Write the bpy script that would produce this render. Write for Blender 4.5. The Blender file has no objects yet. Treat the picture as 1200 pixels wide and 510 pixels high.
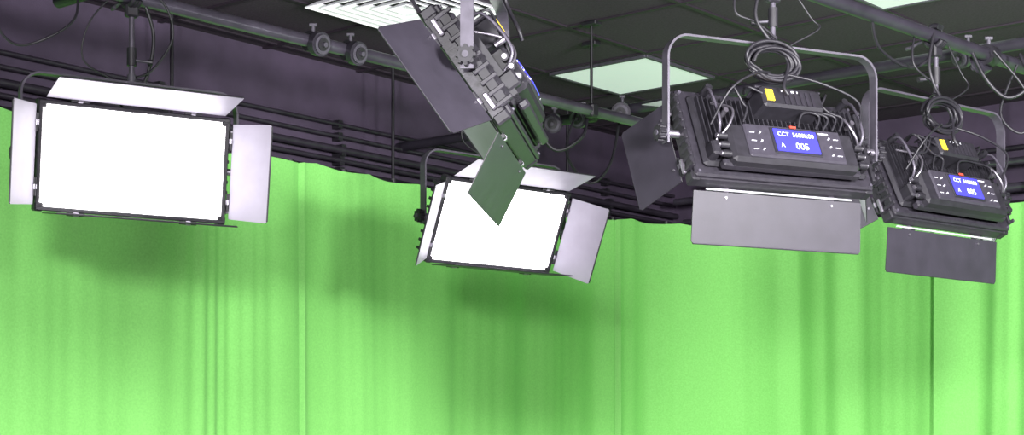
import bpy, math, random, bisect
from mathutils import Vector, Matrix, Euler
random.seed(7)
S = bpy.context.scene
try:
    S.view_settings.view_transform = 'Standard'
    S.view_settings.look = 'None'
    S.view_settings.exposure = 0.0
except Exception: pass

# ---------------------------------------------------------------- materials
def nmat(name, col, rough=0.5, metal=0.0, emit=None, estr=0.0, noise=0.0, nscale=20.0, bump=0.0, bscale=200.0):
    m = bpy.data.materials.new(name); m.use_nodes = True
    nt = m.node_tree; b = nt.nodes['Principled BSDF']
    b.inputs['Base Color'].default_value = (*col, 1)
    b.inputs['Roughness'].default_value = rough
    b.inputs['Metallic'].default_value = metal
    if emit:
        b.inputs['Emission Color'].default_value = (*emit, 1)
        b.inputs['Emission Strength'].default_value = estr
    if noise > 0 or bump > 0:
        tc = nt.nodes.new('ShaderNodeTexCoord')
    if noise > 0:
        n = nt.nodes.new('ShaderNodeTexNoise'); n.inputs['Scale'].default_value = nscale
        n.inputs['Detail'].default_value = 5
        nt.links.new(tc.outputs['Object'], n.inputs['Vector'])
        r = nt.nodes.new('ShaderNodeValToRGB')
        r.color_ramp.elements[0].position = 0.3; r.color_ramp.elements[1].position = 0.7
        r.color_ramp.elements[0].color = (*[c*(1-noise) for c in col], 1)
        r.color_ramp.elements[1].color = (*[min(1, c*(1+noise)) for c in col], 1)
        nt.links.new(n.outputs['Fac'], r.inputs['Fac'])
        nt.links.new(r.outputs['Color'], b.inputs['Base Color'])
    if bump > 0:
        n2 = nt.nodes.new('ShaderNodeTexNoise'); n2.inputs['Scale'].default_value = bscale
        nt.links.new(tc.outputs['Object'], n2.inputs['Vector'])
        bp = nt.nodes.new('ShaderNodeBump'); bp.inputs['Strength'].default_value = bump
        bp.inputs['Distance'].default_value = 0.002
        nt.links.new(n2.outputs['Fac'], bp.inputs['Height'])
        nt.links.new(bp.outputs['Normal'], b.inputs['Normal'])
    return m

M_black  = nmat('black_powder_coat', (0.018,0.016,0.022), 0.45, noise=0.25, nscale=60, bump=0.15)
M_dark   = nmat('dark_housing', (0.012,0.011,0.015), 0.5, noise=0.3, nscale=40)
M_panel  = nmat('control_panel_grey', (0.032,0.029,0.039), 0.4, noise=0.15, nscale=50)
M_door   = nmat('barn_door_outer', (0.024,0.021,0.030), 0.45, noise=0.15, nscale=15, bump=0.1)
M_silver = nmat('barn_door_inner', (0.33,0.31,0.37), 0.5, metal=0.15, noise=0.08, nscale=10)
M_steel  = nmat('zinc_steel', (0.33,0.31,0.36), 0.38, metal=0.9, noise=0.2, nscale=30)
M_leak = nmat('light_leak_strip', (0.80,0.80,0.84), 0.25, metal=0.6, noise=0.05)  # pale colour stands in for light leaking past the bottom door
M_clamp  = nmat('cast_clamp', (0.06,0.055,0.072), 0.5, metal=0.1, noise=0.3, nscale=30)
M_yoke   = nmat('yoke_grey', (0.075,0.068,0.088), 0.4, metal=0.3, noise=0.2, nscale=30)
M_pipe   = nmat('grid_pipe', (0.028,0.025,0.035), 0.38, metal=0.2, noise=0.25, nscale=12)
M_pipeL  = nmat('grid_pipe_galvanised', (0.10,0.09,0.12), 0.30, metal=0.6, noise=0.25, nscale=12)
M_conduit= nmat('painted_conduit', (0.028,0.023,0.034), 0.45, metal=0.1, noise=0.25, nscale=12)
M_cable  = nmat('rubber_cable', (0.012,0.011,0.015), 0.5, noise=0.2)
M_white  = nmat('led_diffuser', (0.9,0.9,0.9), 0.5, emit=(1.0,0.97,1.0), estr=7.0)
M_whiteB = nmat('led_diffuser_bright', (0.9,0.9,0.9), 0.5, emit=(1.0,0.99,1.0), estr=11.0)
M_off    = nmat('led_diffuser_off', (0.6,0.6,0.6), 0.4, noise=0.05)
M_blue   = nmat('lcd_blue', (0.02,0.02,0.3), 0.3, emit=(0.10,0.09,0.80), estr=1.0, noise=0.1, nscale=8)
M_lcdtx  = nmat('lcd_text', (0.5,0.6,1.0), 0.4, emit=(0.55,0.62,1.0), estr=1.0)
M_red    = nmat('red_logo', (0.5,0.05,0.03), 0.5, emit=(0.5,0.05,0.03), estr=0.15)
M_yel    = nmat('yellow_sticker', (0.80,0.56,0.03), 0.5, noise=0.05)
M_label  = nmat('pale_label', (0.5,0.5,0.55), 0.5, noise=0.1)
M_ceil   = nmat('black_ceiling_tile', (0.040,0.026,0.043), 0.9, noise=0.35, nscale=90, bump=0.4, bscale=150)
M_tbar   = nmat('ceiling_tbar', (0.024,0.016,0.026), 0.6, noise=0.1)
M_wall   = nmat('dark_purple_paint', (0.058,0.041,0.073), 0.8, noise=0.2, nscale=6, bump=0.3)
M_floor  = nmat('studio_floor', (0.30,0.25,0.31), 0.5, noise=0.1, nscale=4)
M_vent   = nmat('vent_white_enamel_glow', (0.85,0.85,0.87), 0.4, emit=(0.9,0.88,0.97), estr=0.3, noise=0.03)  # white enamel with brightness put in as emission, the vent is no lamp
M_ceill  = nmat('ceiling_panel_diffuser', (0.6,0.62,0.62), 0.5, emit=(0.50,0.60,0.55), estr=0.70, noise=0.05)
M_inner  = nmat('duct_shadow', (0.02,0.02,0.02), 0.9, noise=0.1)

def curtain_mat():
    m = bpy.data.materials.new('chroma_green_fabric'); m.use_nodes = True
    nt = m.node_tree; b = nt.nodes['Principled BSDF']
    b.inputs['Roughness'].default_value = 0.85
    b.inputs['Sheen Weight'].default_value = 0.08
    tc = nt.nodes.new('ShaderNodeTexCoord')
    n = nt.nodes.new('ShaderNodeTexNoise'); n.inputs['Scale'].default_value = 120; n.inputs['Detail'].default_value = 6
    nt.links.new(tc.outputs['Object'], n.inputs['Vector'])
    r = nt.nodes.new('ShaderNodeValToRGB')
    r.color_ramp.elements[0].position = .25; r.color_ramp.elements[1].position = .75
    r.color_ramp.elements[0].color = (0.180,0.535,0.110,1)
    r.color_ramp.elements[1].color = (0.235,0.640,0.150,1)
    nt.links.new(n.outputs['Fac'], r.inputs['Fac'])
    nt.links.new(r.outputs['Color'], b.inputs['Base Color'])
    bp = nt.nodes.new('ShaderNodeBump'); bp.inputs['Strength'].default_value = .2; bp.inputs['Distance'].default_value = .003
    nt.links.new(n.outputs['Fac'], bp.inputs['Height']); nt.links.new(bp.outputs['Normal'], b.inputs['Normal'])
    return m
M_curt = curtain_mat()

# ---------------------------------------------------------------- mesh builder
class MB:
    def __init__(s): s.v=[]; s.f=[]; s.m=[]; s.sm=[]; s.mats=[]
    def mi(s, mat):
        if mat not in s.mats: s.mats.append(mat)
        return s.mats.index(mat)
    def poly(s, verts, faces, mat, smooth=False):
        o=len(s.v); s.v += [tuple(v) for v in verts]; k=s.mi(mat)
        for f in faces: s.f.append([i+o for i in f]); s.m.append(k); s.sm.append(smooth)
    def box(s, c, d, mat, rot=None, bev=0.0):
        c=Vector(c); x,y,z=[q/2 for q in d]
        b=min(bev, x*.9, y*.9, z*.9)
        R = rot if rot else Matrix.Identity(3)
        if b<=0:
            vs=[(sx*x,sy*y,sz*z) for sx in(-1,1) for sy in(-1,1) for sz in(-1,1)]
            fs=[(0,1,3,2),(4,6,7,5),(0,4,5,1),(2,3,7,6),(0,2,6,4),(1,5,7,3)]
            s.poly([c+R@Vector(v) for v in vs], fs, mat)
        else:
            idx={}; vs=[]
            for sx in(-1,1):
                for sy in(-1,1):
                    for sz in(-1,1):
                        for a in range(3):
                            p=[sx*(x-b),sy*(y-b),sz*(z-b)]
                            p[a]=(sx*x,sy*y,sz*z)[a]
                            idx[(sx,sy,sz,a)]=len(vs); vs.append(c+R@Vector(p))
            fs=[]
            for a in range(3):
                o1,o2=[q for q in range(3) if q!=a]
                for sg in(-1,1):
                    q=[]
                    for (p1,p2) in((-1,-1),(1,-1),(1,1),(-1,1)):
                        k=[0,0,0]; k[a]=sg;k[o1]=p1;k[o2]=p2; q.append(idx[(*k,a)])
                    fs.append(q)
            for a in range(3):
                o1,o2=[q for q in range(3) if q!=a]
                for p1 in(-1,1):
                    for p2 in(-1,1):
                        k=[0,0,0];k[o1]=p1;k[o2]=p2
                        k0=k[:];k0[a]=-1;k1=k[:];k1[a]=1
                        fs.append([idx[(*k0,o1)],idx[(*k1,o1)],idx[(*k1,o2)],idx[(*k0,o2)]])
            for sx in(-1,1):
                for sy in(-1,1):
                    for sz in(-1,1): fs.append([idx[(sx,sy,sz,a)] for a in range(3)])
            s.poly(vs,fs,mat)
    def cyl(s,p0,p1,r,mat,n=16,r1=None,cap=True):
        s.tube([p0,p1],r,mat,n=n,smoothpath=False,r1=r1,cap=cap)
    def tube(s,pts,r,mat,n=8,smoothpath=True,sub=6,r1=None,cap=True):
        P=[Vector(p) for p in pts]
        if smoothpath and len(P)>2:
            Q=[]
            for i in range(len(P)-1):
                a=P[max(i-1,0)];b=P[i];c=P[i+1];d=P[min(i+2,len(P)-1)]
                for k in range(sub):
                    t=k/sub
                    Q.append(0.5*((2*b)+(c-a)*t+(2*a-5*b+4*c-d)*t*t+(3*b-a-3*c+d)*t**3))
            Q.append(P[-1]); P=Q
        vs=[];fs=[]
        T=(P[1]-P[0]).normalized()
        N=T.orthogonal().normalized()
        for i,p in enumerate(P):
            if i==0: t=(P[1]-P[0])
            elif i==len(P)-1: t=P[-1]-P[-2]
            else: t=P[i+1]-P[i-1]
            if t.length<1e-9: t=T
            t=t.normalized()
            N=(N-t*N.dot(t))
            N=N.normalized() if N.length>1e-6 else t.orthogonal().normalized()
            B=t.cross(N); T=t
            rr=r if r1 is None else r+(r1-r)*i/(len(P)-1)
            for k in range(n):
                a=2*math.pi*k/n
                vs.append(p+(N*math.cos(a)+B*math.sin(a))*rr)
        for i in range(len(P)-1):
            for k in range(n):
                fs.append((i*n+k,i*n+(k+1)%n,(i+1)*n+(k+1)%n,(i+1)*n+k))
        s.poly(vs,fs,mat,True)
        if cap:
            s.poly(vs[:n],[list(range(n))[::-1]],mat); s.poly(vs[-n:],[list(range(n))],mat)
    def obj(s,name,parent=None,loc=(0,0,0),rot=(0,0,0)):
        import bmesh
        me=bpy.data.meshes.new(name); me.from_pydata(s.v,[],s.f)
        for m in s.mats: me.materials.append(m)
        for p,k,sm in zip(me.polygons,s.m,s.sm): p.material_index=k; p.use_smooth=sm
        bm=bmesh.new(); bm.from_mesh(me); bmesh.ops.recalc_face_normals(bm,faces=bm.faces); bm.to_mesh(me); bm.free()
        me.update()
        o=bpy.data.objects.new(name,me); S.collection.objects.link(o)
        o.location=loc; o.rotation_euler=rot
        if parent: o.parent=parent
        return o
def empty(name,loc=(0,0,0),rot=(0,0,0),parent=None):
    e=bpy.data.objects.new(name,None); S.collection.objects.link(e); e.empty_display_size=.1
    e.location=loc; e.rotation_euler=rot
    if parent: e.parent=parent
    return e

# ---------------------------------------------------------------- room  (turned 50 deg to the camera)
CZ=1.6
ANG=math.radians(50)
E2=Vector((math.cos(ANG),math.sin(ANG),0)); E1=Vector((math.sin(ANG),-math.cos(ANG),0))
def UV(u,v,z): return E1*u+E2*v+Vector((0,0,z))
U0,U1,V0,V1=-6.10,4.2,-3.5,8.87
HC=3.6
Rroom=Matrix((E1,E2,Vector((0,0,1)))).transposed()
def slab(name,u0,u1,v0,v1,z0,z1,mat):
    b=MB(); b.box(UV((u0+u1)/2,(v0+v1)/2,(z0+z1)/2),(u1-u0,v1-v0,z1-z0),mat,rot=Rroom); return b.obj(name)
slab('floor',U0-.1,U1+.1,V0-.1,V1+.1,-.1,0,M_floor)
slab('ceiling',U0-.1,U1+.1,V0-.1,V1+.1,HC,HC+.1,M_ceil)
slab('wall_left',U0-.1,U0,V0,V1,0,HC,M_wall)
slab('wall_right',U1,U1+.1,V0,V1,0,HC,M_wall)
slab('wall_back',U0,U1,V1,V1+.1,0,HC,M_wall)
slab('wall_front',U0,U1,V0-.1,V0,0,HC,M_wall)

A=Vector((.17,8.58,0)); au=A.dot(E1); av=A.dot(E2); T=.62
g=MB()
i=-40
while au+i*T<U1:
    u=au+i*T
    if u>U0: g.box(UV(u,(V0+V1)/2,HC-.004),(.024,V1-V0,.008),M_tbar,rot=Rroom)
    i+=1
j=-40
while av+j*T<V1:
    v=av+j*T
    if v>V0: g.box(UV((U0+U1)/2,v,HC-.005),(U1-U0,.024,.008),M_tbar,rot=Rroom)
    j+=1
g.obj('ceiling_grid')
def tilec(i,j): return au+(i+.5)*T, av+(j+.5)*T
def ceil_panel(i,j):
    u,v=tilec(i,j); b=MB()
    b.box((0,0,-.012),(T-.05,T-.05,.012),M_ceill,bev=.004)
    h=T/2-.015
    for sx,sy,w,d in((0,1,T-.03,.02),(0,-1,T-.03,.02),(1,0,.02,T-.03),(-1,0,.02,T-.03)):
        b.box((sx*h,sy*h,-.012),(w,d,.02),M_clamp,bev=.003)
    o=b.obj('ceiling_light_panel',loc=UV(u,v,HC),rot=(0,0,ANG-math.pi/2))
ceil_panel(0,0); ceil_panel(3,-1)
def vent(i,j):
    u,v=tilec(i,j); b=MB()
    b.box((0,0,-.004),(T-.05,T-.05,.006),M_inner)
    for k in range(6):
        h=T/2-.005-k*.05; w=.034
        z0=-.012; z1=-.035
        ho=h; hi=h-w
        vs=[(-ho,-ho,z1),(ho,-ho,z1),(ho,ho,z1),(-ho,ho,z1),(-hi,-hi,z0),(hi,-hi,z0),(hi,hi,z0),(-hi,hi,z0)]
        vs+=[(x,y,z+.004) for x,y,z in vs]
        fs=[]
        for q in range(4):
            r=(q+1)%4
            fs+=[(q,r,4+r,4+q),(8+q,8+r,12+r,12+q),(q,r,8+r,8+q),(4+q,4+r,12+r,12+q)]
        b.poly(vs,fs,M_vent)
    b.obj('ceiling_vent',loc=UV(u,v,HC),rot=(0,0,ANG-math.pi/2))
vent(0.05,-2.72)

# ---------------------------------------------------------------- curtain
ctl=[(-4.15,3.98),(-3.28,5.02),(-2.0,6.55),(-.75,8.04),(.1,9.05),(.55,9.52),(.95,9.74),(1.45,9.74),(2.0,9.42),(2.65,8.90),(3.9,7.85),(5.2,6.76)]
def catmull(P,sub):
    P=[Vector((a,b,0)) for a,b in P]; Q=[]
    for i in range(len(P)-1):
        a=P[max(i-1,0)];b=P[i];c=P[i+1];d=P[min(i+2,len(P)-1)]
        for k in range(sub):
            t=k/sub; Q.append(0.5*((2*b)+(c-a)*t+(2*a-5*b+4*c-d)*t*t+(3*b-a-3*c+d)*t**3))
    Q.append(P[-1]); return Q
dense=catmull(ctl,60)
L=[0]
for i in range(1,len(dense)): L.append(L[-1]+(dense[i]-dense[i-1]).length)
def at(s):
    i=min(max(bisect.bisect(L,s)-1,0),len(dense)-2); t=(s-L[i])/(L[i+1]-L[i])
    p=dense[i].lerp(dense[i+1],t); d=(dense[i+1]-dense[i]).normalized()
    return p, Vector((d.y,-d.x,0))
def smoothn(x,seed):
    i=math.floor(x); f=x-i; f=f*f*(3-2*f)
    def h(n):
        v=math.sin(n*127.1+seed*311.7)*43758.5453; return v-math.floor(v)
    return h(i)*(1-f)+h(i+1)*f
seams=[4.97,7.30,9.24]
def gath(s,c,w): return math.exp(-((s-c)/w)**2)
def sharp(x):
    return 1-2*abs(math.sin(math.pi*x))**1.6
def fold(s,zz):
    ph=s+.045*(1-zz)*math.sin(s*2.1)+.02*zz*math.sin(s*3.7+1)
    a=smoothn(s*1.3,3)
    w1=-sharp(ph/.25+1.1*smoothn(s*1.7,1))
    w2=math.sin(2*math.pi*(ph/.095+1.9*smoothn(s*2.3,2)))
    w3=math.sin(2*math.pi*(ph/.52+.8*smoothn(s*.9,5)))
    tight=gath(s,4.35,.30)+.45*gath(s,9.6,.3)+.3*gath(s,6.2,.25)
    right=1/(1+math.exp(-(s-8.0)/.25))
    f=.0115*w1*(.25+1.2*a*a+.35*right)+w2*(.0012*smoothn(s*1.1,7)+.0045*tight)+(.012+.008*right)*w3
    f+=.016*(smoothn(ph*6,9)-.5)
    for q in seams:
        d=s-q
        if 0<=d<.2: f+=.030*(1-d/.2)**2
        elif -.015<d<0: f+=-.012*(1+d/.015)
    return f
NS=2200; NZ=26; vs=[];fs=[]
smax=L[-1]
for i in range(NS+1):
    s=smax*i/NS; p,n=at(min(s,smax-1e-4))
    hook=(s/.34+.3*smoothn(s*.7,4))%1.0
    ztop=3.0-.014*math.sin(math.pi*hook)+.03*(smoothn(s*1.6,11)-.5)
    for k in range(NZ+1):
        zz=k/NZ; z=.03+(ztop-.03)*zz
        amp=1.3-.35*zz
        q=p+n*(fold(s,zz)*amp)
        vs.append((q.x,q.y,z))
for i in range(NS):
    for k in range(NZ):
        a=i*(NZ+1)+k; fs.append((a,a+NZ+1,a+NZ+2,a+1))
b=MB(); b.poly(vs,fs,M_curt,True); cur=b.obj('green_screen_curtain')
b=MB(); tp=[]
s=.05
while s<smax-.05:
    p,n=at(s); tp.append((p.x-n.x*.07,p.y-n.y*.07,3.0)); s+=.15
b.tube(tp,.016,M_dark,n=8,sub=2)
s=.2
while s<smax-.2:
    p,n=at(s); b.cyl((p.x-n.x*.07,p.y-n.y*.07,2.99),(p.x-n.x*.07,p.y-n.y*.07,3.02),.02,M_dark,n=8)
    if int(s/.34)%4==0: b.cyl((p.x-n.x*.07,p.y-n.y*.07,3.0),(p.x-n.x*.07,p.y-n.y*.07,HC),.008,M_dark,n=8)
    s+=.34
b.obj('curtain_track')

# ---------------------------------------------------------------- pipes
def pipe(name,p0,p1,r=.024,mat=M_pipe,hang=()):
    b=MB(); p0=Vector(p0);p1=Vector(p1); b.cyl(p0,p1,r,mat,n=20)
    for t in hang:
        q=p0.lerp(p1,t)
        b.cyl(q,(q.x,q.y,HC-.001),.006,M_dark,n=8)
        b.box((q.x,q.y,q.z),(.05,.05,.06),M_dark,rot=Rroom,bev=.008)
        b.box((q.x,q.y,HC-.012),(.08,.05,.02),M_dark,rot=Rroom,bev=.004)
    return b.obj(name)
PA=CZ+1.6; PB=CZ+1.52
dA=Vector((1.234,1.38,0)).normalized(); pA=Vector((-1.298,5.77,PA))
pipe('lighting_grid_pipe',pA-dA*3.2,pA+dA*3.9,mat=M_pipeL,hang=(.2,.8))
dB=Vector((.68,.70,0)).normalized(); pB=Vector((.81,5.3,PB))
pipe('lighting_grid_pipe',pB-dB*3.5,pB+dB*3.3,hang=(.2,.93))
pC=Vector((.47,7.9,CZ+1.655))
pipe('lighting_grid_pipe',pC-E1*1.9,pC+E1*4.0,hang=(.3,))
pD=Vector((-.07,4.74,PA+.052))
pipe('lighting_grid_pipe',pD-E1*2.0,pD+E1*2.2,hang=(.7,))
for k,(dz,off,r) in enumerate(((1.46,.05,.018),(1.52,.05,.012),(1.57,.06,.018),(1.64,.04,.010),(1.70,.04,.010))):
    b=MB(); b.cyl(UV(U0+off,V0+.3,CZ+dz),UV(U0+off,V1-.08,CZ+dz),r,M_conduit,n=10)
    v=V0+.6
    while v<V1-.3:
        b.box(UV(U0+off*.6,v,CZ+dz),(off*1.2,.03,r*2+.02),M_dark,rot=Rroom); v+=1.1
    b.obj('wall_conduit')
for k,(dz,off,r,mt) in enumerate(((1.50,.20,.026,M_pipeL),(1.62,.30,.02,M_pipeL),(1.74,.05,.014,M_conduit))):
    b=MB(); b.cyl(UV(U0+.2,V1-off,CZ+dz),UV(U1-.2,V1-off,CZ+dz),r,mt,n=10)
    u=U0+.5
    while u<U1-.3:
        b.box(UV(u,V1-off*.5,CZ+dz),(.03,off,.03),M_dark,rot=Rroom); u+=1.3
    b.obj('wall_conduit')

def coupler(p,d,toward):
    b=MB(); d=Vector(d); p=Vector(p)
    b.cyl(p-d*.025,p+d*.025,.038,M_dark,n=20)
    tw=Vector(toward).normalized()
    c=p+Vector((0,0,-.005))
    b.cyl(c+tw*.02,c+tw*.05,.045,M_pipe,n=24)
    b.cyl(c+tw*.05,c+tw*.058,.036,M_clamp,n=24)
    b.cyl(c+tw*.058,c+tw*.062,.024,M_dark,n=20)
    b.cyl(c+tw*.062,c+tw*.075,.010,M_clamp,n=6)
    b.cyl(c+Vector((0,0,.03)),c+Vector((0,0,.065)),.008,M_clamp,n=8)
    b.box(c+Vector((0,0,.068)),(.03,.012,.012),M_clamp,bev=.002)
    b.obj('pipe_coupler')
nA=Vector((dA.y,-dA.x,0))
coupler(pA+dA*.83,dA,nA+Vector((0,0,-.25))); coupler(pA+dA*1.02,dA,nA+Vector((0,0,-.25)))
coupler(pB+dB*1.35,dB,(-.7,.7,-.5)); coupler(pC+E1*.05,E1,(-.2,-1,-.3)); coupler(pC+E1*-.35,E1,(-.2,-1,-.3))
coupler(pC+E1*-.18,E1,(-.6,-1,-.3)); coupler(pC+E1*1.75,E1,(-.9,-.5,-.5))

# ---------------------------------------------------------------- LED panel light
W=.655
def door(b,side,a,length,H):
    a=math.radians(a); f=Vector((0,-1,0))
    if side in('top','bottom'):
        o=Vector((0,0,1 if side=='top' else -1)); td=Vector((1,0,0)); hl=W/2-.015; base=o*(H/2+.006)
    else:
        o=Vector((1 if side=='right' else -1,0,0)); td=Vector((0,0,1)); hl=H/2-.012; base=o*(W/2+.006)
    base=base+f*.040
    d=f*math.cos(a)+o*math.sin(a); nn=o*math.cos(a)-f*math.sin(a)
    hw=hl-.006; ow=hl-.002; c=.006
    out=[(-hw,.006),(hw,.006),(ow,length-c),(ow-c,length),(-ow+c,length),(-ow,length-c)]
    th=.003
    V1_=[base+td*s_+d*t_+nn*th for s_,t_ in out]; V0_=[base+td*s_+d*t_ for s_,t_ in out]
    n=len(out)
    b.poly(V1_,[list(range(n))],M_door); b.poly(V0_,[list(range(n))],M_silver)
    b.poly(V0_+V1_,[(i,(i+1)%n,n+(i+1)%n,n+i) for i in range(n)],M_dark)
    b.tube([base+td*(-ow+c)+d*length+nn*.001,base+td*(ow-c)+d*length+nn*.001],.003,M_door,n=6,smoothpath=False)
    if side=='bottom' and a>.5:
        b.cyl(base+td*(-hl*.85)+nn*.007,base+td*(hl*.85)+nn*.007,.0035,M_leak,n=8)  # added rod, drawn as the bright slit of light at the hinge gap
    for q in(-.62,.62):
        h0=base+td*(hl*q-.03); h1=base+td*(hl*q+.03)
        b.cyl(h0,h1,.006,M_dark,n=10)
        b.cyl(base+td*(hl*q-.008),base+td*(hl*q+.008),.008,M_steel,n=10)
        cc=base+td*(hl*q)+d*.022+nn*.004
        b.cyl(cc,cc+nn*.003,.004,M_steel,n=8)

def flatbar(b,path,half,th,mat):
    P=[Vector((x,0,z)) for x,z in path]; n=len(P); vs=[]
    for i,p in enumerate(P):
        t=(P[min(i+1,n-1)]-P[max(i-1,0)]).normalized(); nn=Vector((t.z,0,-t.x))
        for sy in(-1,1):
            for sn in(-1,1): vs.append(p+Vector((0,sy*half,0))+nn*(sn*th/2))
    fs=[]
    for i in range(n-1):
        a=i*4;c=a+4
        fs+=[(a,a+1,c+1,c),(a+2,c+2,c+3,a+3),(a,c,c+2,a+2),(a+1,a+3,c+3,c+1)]
    fs+=[(0,2,3,1),((n-1)*4,(n-1)*4+1,(n-1)*4+3,(n-1)*4+2)]
    b.poly(vs,fs,mat)

def coil(b,c,rx,rz,turns,r,ax=Vector((1,0,0)),az=Vector((0,0,1)),seed=0):
    rr=random.Random(seed); c=Vector(c); pts=[]; nrm=ax.cross(az)
    for t in range(turns):
        dx=rr.uniform(-.012,.012);dz=rr.uniform(-.010,.010);k=rr.uniform(.85,1.12);off=rr.uniform(-.02,.02)
        for q in range(10):
            a=2*math.pi*q/10
            pts.append(c+ax*(math.cos(a)*rx*k+dx)+az*(math.sin(a)*rz*k+dz)+nrm*off)
    b.tube(pts,r,mat=M_cable,n=6,sub=4)

def led_light(loc,psi,tilt,doors,diff,pipe_z,pipe_ang,seed=0,cable=True,cz=-.045,top=.30,ext=.045,H=.36):
    rr=random.Random(seed)
    root=empty('led_panel_light',loc,(0,0,math.radians(psi)))
    head=empty('head',(0,0,0),(math.radians(tilt),0,0),root)
    b=MB()
    fw=.014
    for z in(-1,1): b.box((0,-.018,z*(H/2-fw/2)),(W,.042,fw),M_black,bev=.003)
    for x in(-1,1): b.box((x*(W/2-fw/2),-.018,0),(fw,.042,H-2*fw+.002),M_black,bev=.003)
    b.box((0,.010,0),(W-.006,.018,H-.006),M_black,bev=.006)
    b.box((0,.028,0),(W-.06,.022,H-.06),M_dark,bev=.010)
    nf=34
    for i in range(nf):
        x=-W/2+.05+(W-.10)*i/(nf-1)
        b.box((x,.046,0.0),(.004,.020,H-.10),M_dark)
    for sx in(-1,1):
        for sz in(-1,1):
            b.box((sx*(W/2-.012),-.016,sz*(H/2-.012)),(.030,.044,.030),M_dark,bev=.005)
            b.cyl((sx*(W/2-.015),.018,sz*(H/2-.015)),(sx*(W/2-.015),.024,sz*(H/2-.015)),.005,M_clamp,n=8)
    for sx in(-1,1):
        b.box((sx*(W/2+.004),.012,0),(.014,.03,H-.06),M_dark,bev=.003)
        for q in range(9):
            z=(-.14+.035*q)*H/.36
            b.box((sx*(W/2+.010),.014,z),(.008,.05,.012),M_black,bev=.002)
        for z in(-.33*H,.33*H):
            b.box((sx*(W/2+.012),-.018,z),(.012,.014,.05),M_steel,bev=.003)
    b.obj('housing',head)
    b=MB(); b.box((0,-.028,0),(W-2*fw,.008,H-2*fw),diff); b.obj('diffuser',head)
    b=MB()
    for s_,a_ in doors.items():
        if isinstance(a_,tuple): door(b,s_,a_[0],a_[1],H)
        else: door(b,s_,a_,.18,H)
    b.obj('barn_doors',head)
    b=MB(); y=.070; cx=0.0; zt=H/2-.075
    b.box((cx,y,cz-.005),(.46,.055,.135),M_dark,bev=.012)
    b.box((cx,y+.029,cz),(.35,.012,.118),M_panel,bev=.005)
    b.box((cx,y+.036,cz+.002),(.172,.006,.094),M_dark,bev=.002)
    for q in(-1,1):
        for k in range(3):
            b.cyl((cx+q*.125,y+.034,cz-.035+.03*k),(cx+q*.125,y+.040,cz-.035+.03*k),.003,M_label,n=10)
            b.box((cx+q*.152,y+.0355,cz-.035+.03*k),(.018,.002,.0025),M_label)
    b.box((cx-.11,y+.0355,cz+.042),(.035,.002,.005),M_label)
    b.box((cx,y+.0395,cz+.054),(.022,.003,.007),M_red)
    for q in(-1,1):
        for k in range(3):
            p=Vector((cx+q*.232,y+.012,cz-.045+.032*k)); b.cyl(p,p+Vector((q*.028,0,0)),.011,M_dark,n=12)
            b.cyl(p+Vector((q*.028,0,0)),p+Vector((q*.034,0,0)),.007,M_steel,n=12)
    b.box((cx-.02,.085,zt),(.22,.085,.075),M_dark,bev=.008)
    b.box((cx-.02,.085,zt+.040),(.24,.06,.008),M_black,bev=.002)
    for k in range(6): b.box((cx-.09+.02*k,.129,zt-.004),(.010,.003,.050),M_black)
    b.box((cx+.065,.1285,zt),(.026,.003,.040),M_yel)
    b.box((cx-.01,.129,zt+.018),(.06,.002,.006),M_label)
    b.box((cx,.052,-H/2+.025),(.50,.03,.025),M_black,bev=.006)
    for q in(-1,1):
        x=q*.25
        b.tube([(x,.04,.12),(x+q*.01,.10,.10),(x+q*.01,.11,-.02),(x,.05,-.06)],.0045,M_yoke,n=8)
        b.tube([(x-q*.02,.05,.09),(x-q*.045,.11,.03),(x-q*.02,.11,-.03),(x+q*.01,.07,-.06)],.004,M_steel,n=8)
        b.cyl((x,.05,.12),(x,.09,.12),.012,M_dark,n=12)
        b.cyl((x-q*.02,.08,.02),(x-q*.02,.115,.02),.008,M_steel,n=12)
        b.box((x+q*.02,.055,-.09),(.03,.05,.05),M_dark,bev=.006)
    for k in range(6):
        x0=cx+rr.uniform(-.2,.2);x1=cx+rr.uniform(-.25,.25)
        b.tube([(x0,.06,.13),(x0+.02,.12,.11),((x0+x1)/2,.11,.055),(x1,.11,.035),(x1+.02,.10,-.01)],.004,M_cable,n=6)
    b.obj('control_unit',head)
    b=MB(); b.box((cx,y+.041,cz+.002),(.155,.004,.080),M_blue,bev=.001); b.obj('display',head)
    for txt,sz,dx,dz in(('CCT  5600K',.021,.066,.016),('100',.021,-.034,.016),('005',.032,.010,-.028),('A',.022,.064,-.025)):
        tcv=bpy.data.curves.new('display_text','FONT'); tcv.body=txt; tcv.size=sz; tcv.extrude=.0003
        tcv.materials.append(M_lcdtx)
        to=bpy.data.objects.new('display_text',tcv); S.collection.objects.link(to); to.parent=head
        to.location=(cx+dx,y+.0435,cz+dz); to.rotation_euler=(math.pi/2,0,math.pi)
    # yoke
    b=MB(); hx=W/2+ext; r=.07; path=[(-hx,-.03)]
    for q in range(9):
        a=math.pi-(math.pi/2)*q/8; path.append((-hx+r+r*math.cos(a),top-r+r*math.sin(a)))
    for q in range(9):
        a=math.pi/2-(math.pi/2)*q/8; path.append((hx-r+r*math.cos(a),top-r+r*math.sin(a)))
    path.append((hx,-.03))
    flatbar(b,path,.017,.007,M_yoke)
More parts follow.
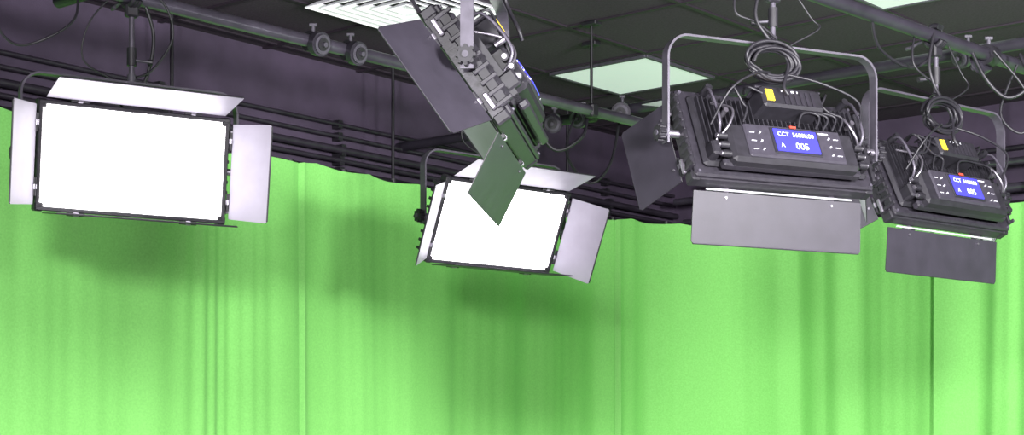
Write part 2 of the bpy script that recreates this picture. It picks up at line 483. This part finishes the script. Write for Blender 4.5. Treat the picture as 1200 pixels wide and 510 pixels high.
    for q in(-1,1):
        b.cyl((q*(W/2),0,0),(q*(hx+.004),0,0),.012,M_steel,n=12)
        b.cyl((q*(hx+.003),0,0),(q*(hx+.009),0,0),.018,M_clamp,n=16)
        b.cyl((q*(hx+.009),0,0),(q*(hx+.032),0,0),.022,M_dark,n=8)
        b.cyl((q*(hx+.032),0,0),(q*(hx+.036),0,0),.009,M_clamp,n=12)
        for k in range(8):
            a=k*math.pi/4; b.cyl((q*(hx+.010),.022*math.cos(a),.022*math.sin(a)),(q*(hx+.030),.022*math.cos(a),.022*math.sin(a)),.006,M_dark,n=6)
    b.obj('yoke',root)
    b=MB(); hz=pipe_z-loc[2]
    b.cyl((0,0,top-.02),(0,0,top+.03),.014,M_clamp,n=12)
    b.cyl((0,0,top+.03),(0,0,hz-.06),.009,M_yoke,n=12)
    b.cyl((0,0,top+.06),(0,0,top+.12),.016,M_dark,n=16)
    b.cyl((0,0,top+.08),(.05,-.02,top+.075),.005,M_clamp,n=8)
    b.cyl((.05,-.02,top+.075),(.065,-.026,top+.073),.010,M_dark,n=8)
    b.box((0,0,hz-.05),(.045,.03,.045),M_dark,bev=.006)
    ca=math.radians(pipe_ang-psi); d=Vector((math.cos(ca),math.sin(ca),0)); nn=Vector((-d.y,d.x,0))
    ring=[]
    for q in range(11):
        a=math.radians(-150+q*27)
        ring.append(Vector((0,0,hz))+(nn*math.cos(a)+Vector((0,0,1))*math.sin(a))*.036)
    for e in(-.012,0,.012): b.tube([p+d*e for p in ring],.010,M_dark,n=8,sub=2)
    b.cyl(Vector((0,0,hz))+nn*.03,Vector((0,0,hz))+nn*.10-Vector((0,0,.02)),.006,M_clamp,n=8)
    b.box(Vector((0,0,hz))+nn*.105-Vector((0,0,.022)),(.012,.035,.012),M_clamp,bev=.003)
    b.obj('hanger_clamp',root)
    b=MB()
    b.tube([(.05,.03,hz+.0),(.09,.04,hz-.12),(.06,.05,top+.02),(-.02,.05,top-.05),(.02,.09,.16),(.01,.10,.13)],.006,M_cable,n=6)
    b.tube([(-.03,0,hz+.03),(-.14,0,hz-.10),(-.16,.02,top+.07),(-.06,.02,top+.01),(-.02,.02,top-.02)],.003,M_cable,n=6)
    b.tube([(.04,-.02,hz+.03),(.12,0,hz-.02),(.15,.02,hz-.12),(.08,.03,top+.06),(.0,.02,top+.02)],.004,M_cable,n=6)
    if cable:
        coil(b,(.04,.06,top-.065),.088,.052,6,.006,seed=seed)
        coil(b,(.045,.05,top-.060),.078,.045,3,.005,seed=seed+9)
        b.tube([(.02,.06,top-.01),(.03,.02,top+.02),(0,-.02,top+.01),(.01,.05,top-.02)],.005,M_cable,n=6)
        b.tube([(-.25,.10,.05),(-.22,.14,.12),(-.10,.12,.17),(0,.07,top-.10)],.004,M_cable,n=6)
        b.tube([(.28,.09,.02),(.24,.14,.12),(.14,.12,.18),(.06,.07,top-.10)],.004,M_cable,n=6)
    b.obj('cables',root)
    return root

led_light((-1.286,5.77,CZ+1.034),30,9,dict(top=19,bottom=-1,right=28,left=38),M_white,PA,48,seed=1,cable=False,top=.270)
led_light((-.070,7.15,CZ+1.026),39,24,dict(top=38,bottom=-18,right=30,left=48),M_white,PA,48,seed=2,cable=False,top=.275)
led_light((-.07,4.74,CZ+1.056),-97,35,dict(top=95,bottom=28,right=55,left=62),M_off,PA+.052,-40,seed=3,cable=False)
led_light((.81,5.30,CZ+1.012),205,25,dict(top=30,bottom=(62,.165),right=20,left=35),M_whiteB,PB,46,seed=4,ext=.055,H=.315,cz=-.072)
led_light((1.49,6.00,CZ+.992),219,25,dict(top=30,bottom=(62,.155),right=20,left=35),M_whiteB,PB,46,seed=5,ext=.055,H=.315,cz=-.072)

# ---------------------------------------------------------------- loose cables
def cab(pts,r=.005,mat=M_cable):
    b=MB(); b.tube(pts,r,mat,n=6); b.obj('hanging_cable')
cab([(-1.62,5.45,3.22),(-1.66,5.5,3.05),(-1.60,5.5,2.97),(-1.50,5.5,2.99),(-1.42,5.55,3.07),(-1.43,5.6,3.2)],.004)
cab([(-.40,6.9,3.22),(-.3,6.95,3.08),(-.15,7.0,3.02),(.0,7.1,3.06),(.1,7.5,3.2)],.006)
cab([(.3,7.9,3.26),(.25,7.8,3.05),(.35,7.75,2.9),(.45,7.8,3.0),(.5,7.9,3.24)],.006)
cab([(.15,7.7,3.26),(.12,7.6,3.12),(.2,7.6,3.02),(.32,7.65,3.1),(.34,7.75,3.24)],.008)
cab([(1.75,6.2,3.12),(1.85,6.2,3.0),(1.90,6.2,2.9),(1.85,6.2,2.82),(1.78,6.22,2.9),(1.85,6.25,3.08)],.005)
cab([(1.65,6.15,3.12),(1.72,6.2,3.02),(1.80,6.2,2.95),(1.88,6.2,3.0),(1.86,6.25,3.12)],.007)
cab([(1.2,5.7,3.12),(1.25,5.8,3.03),(1.4,5.95,3.0),(1.52,6.05,3.1)],.006)

# ---------------------------------------------------------------- lamps
def area(name,loc,target,power,sx,sy,col=(1,1,1),spread=180):
    l=bpy.data.lights.new(name,'AREA'); l.shape='RECTANGLE'; l.size=sx; l.size_y=sy; l.energy=power; l.color=col
    l.spread=math.radians(spread)
    o=bpy.data.objects.new(name,l); S.collection.objects.link(o); o.location=loc
    o.rotation_euler=(Vector(target)-Vector(loc)).to_track_quat('-Z','Y').to_euler()
    return o
area('added_right_light',(1.1,3.3,CZ+.95),(-.4,8.4,CZ+.9),145,.35,.3,(1,.98,1))
area('added_right_light',(-.70,.6,CZ+.93),(-1.1,7.5,CZ+.8),265,.35,.3,(1,.98,1))
area('added_right_light',(2.9,3.2,CZ+1.2),(2.0,9.3,CZ+.8),125,.7,.4,(1,.98,1),110)  # unseen light added to brighten the right side of the curtain
area('added_fill_light',(0,1.5,.5),(0,6,3.6),50,2.5,2.0,(1,.86,1))  # added fill with no real source, aimed up to lift the dark ceiling

w=bpy.data.worlds.new('world'); S.world=w; w.use_nodes=True
w.node_tree.nodes['Background'].inputs[0].default_value=(.5,.48,.55,1)
w.node_tree.nodes['Background'].inputs[1].default_value=.2

cam=bpy.data.cameras.new('camera'); co=bpy.data.objects.new('camera',cam); S.collection.objects.link(co)
co.location=(0,0,CZ); co.rotation_euler=(math.pi/2,0,0)
cam.lens=60; cam.sensor_width=36; cam.shift_y=295/1200; cam.clip_start=.05
S.camera=co
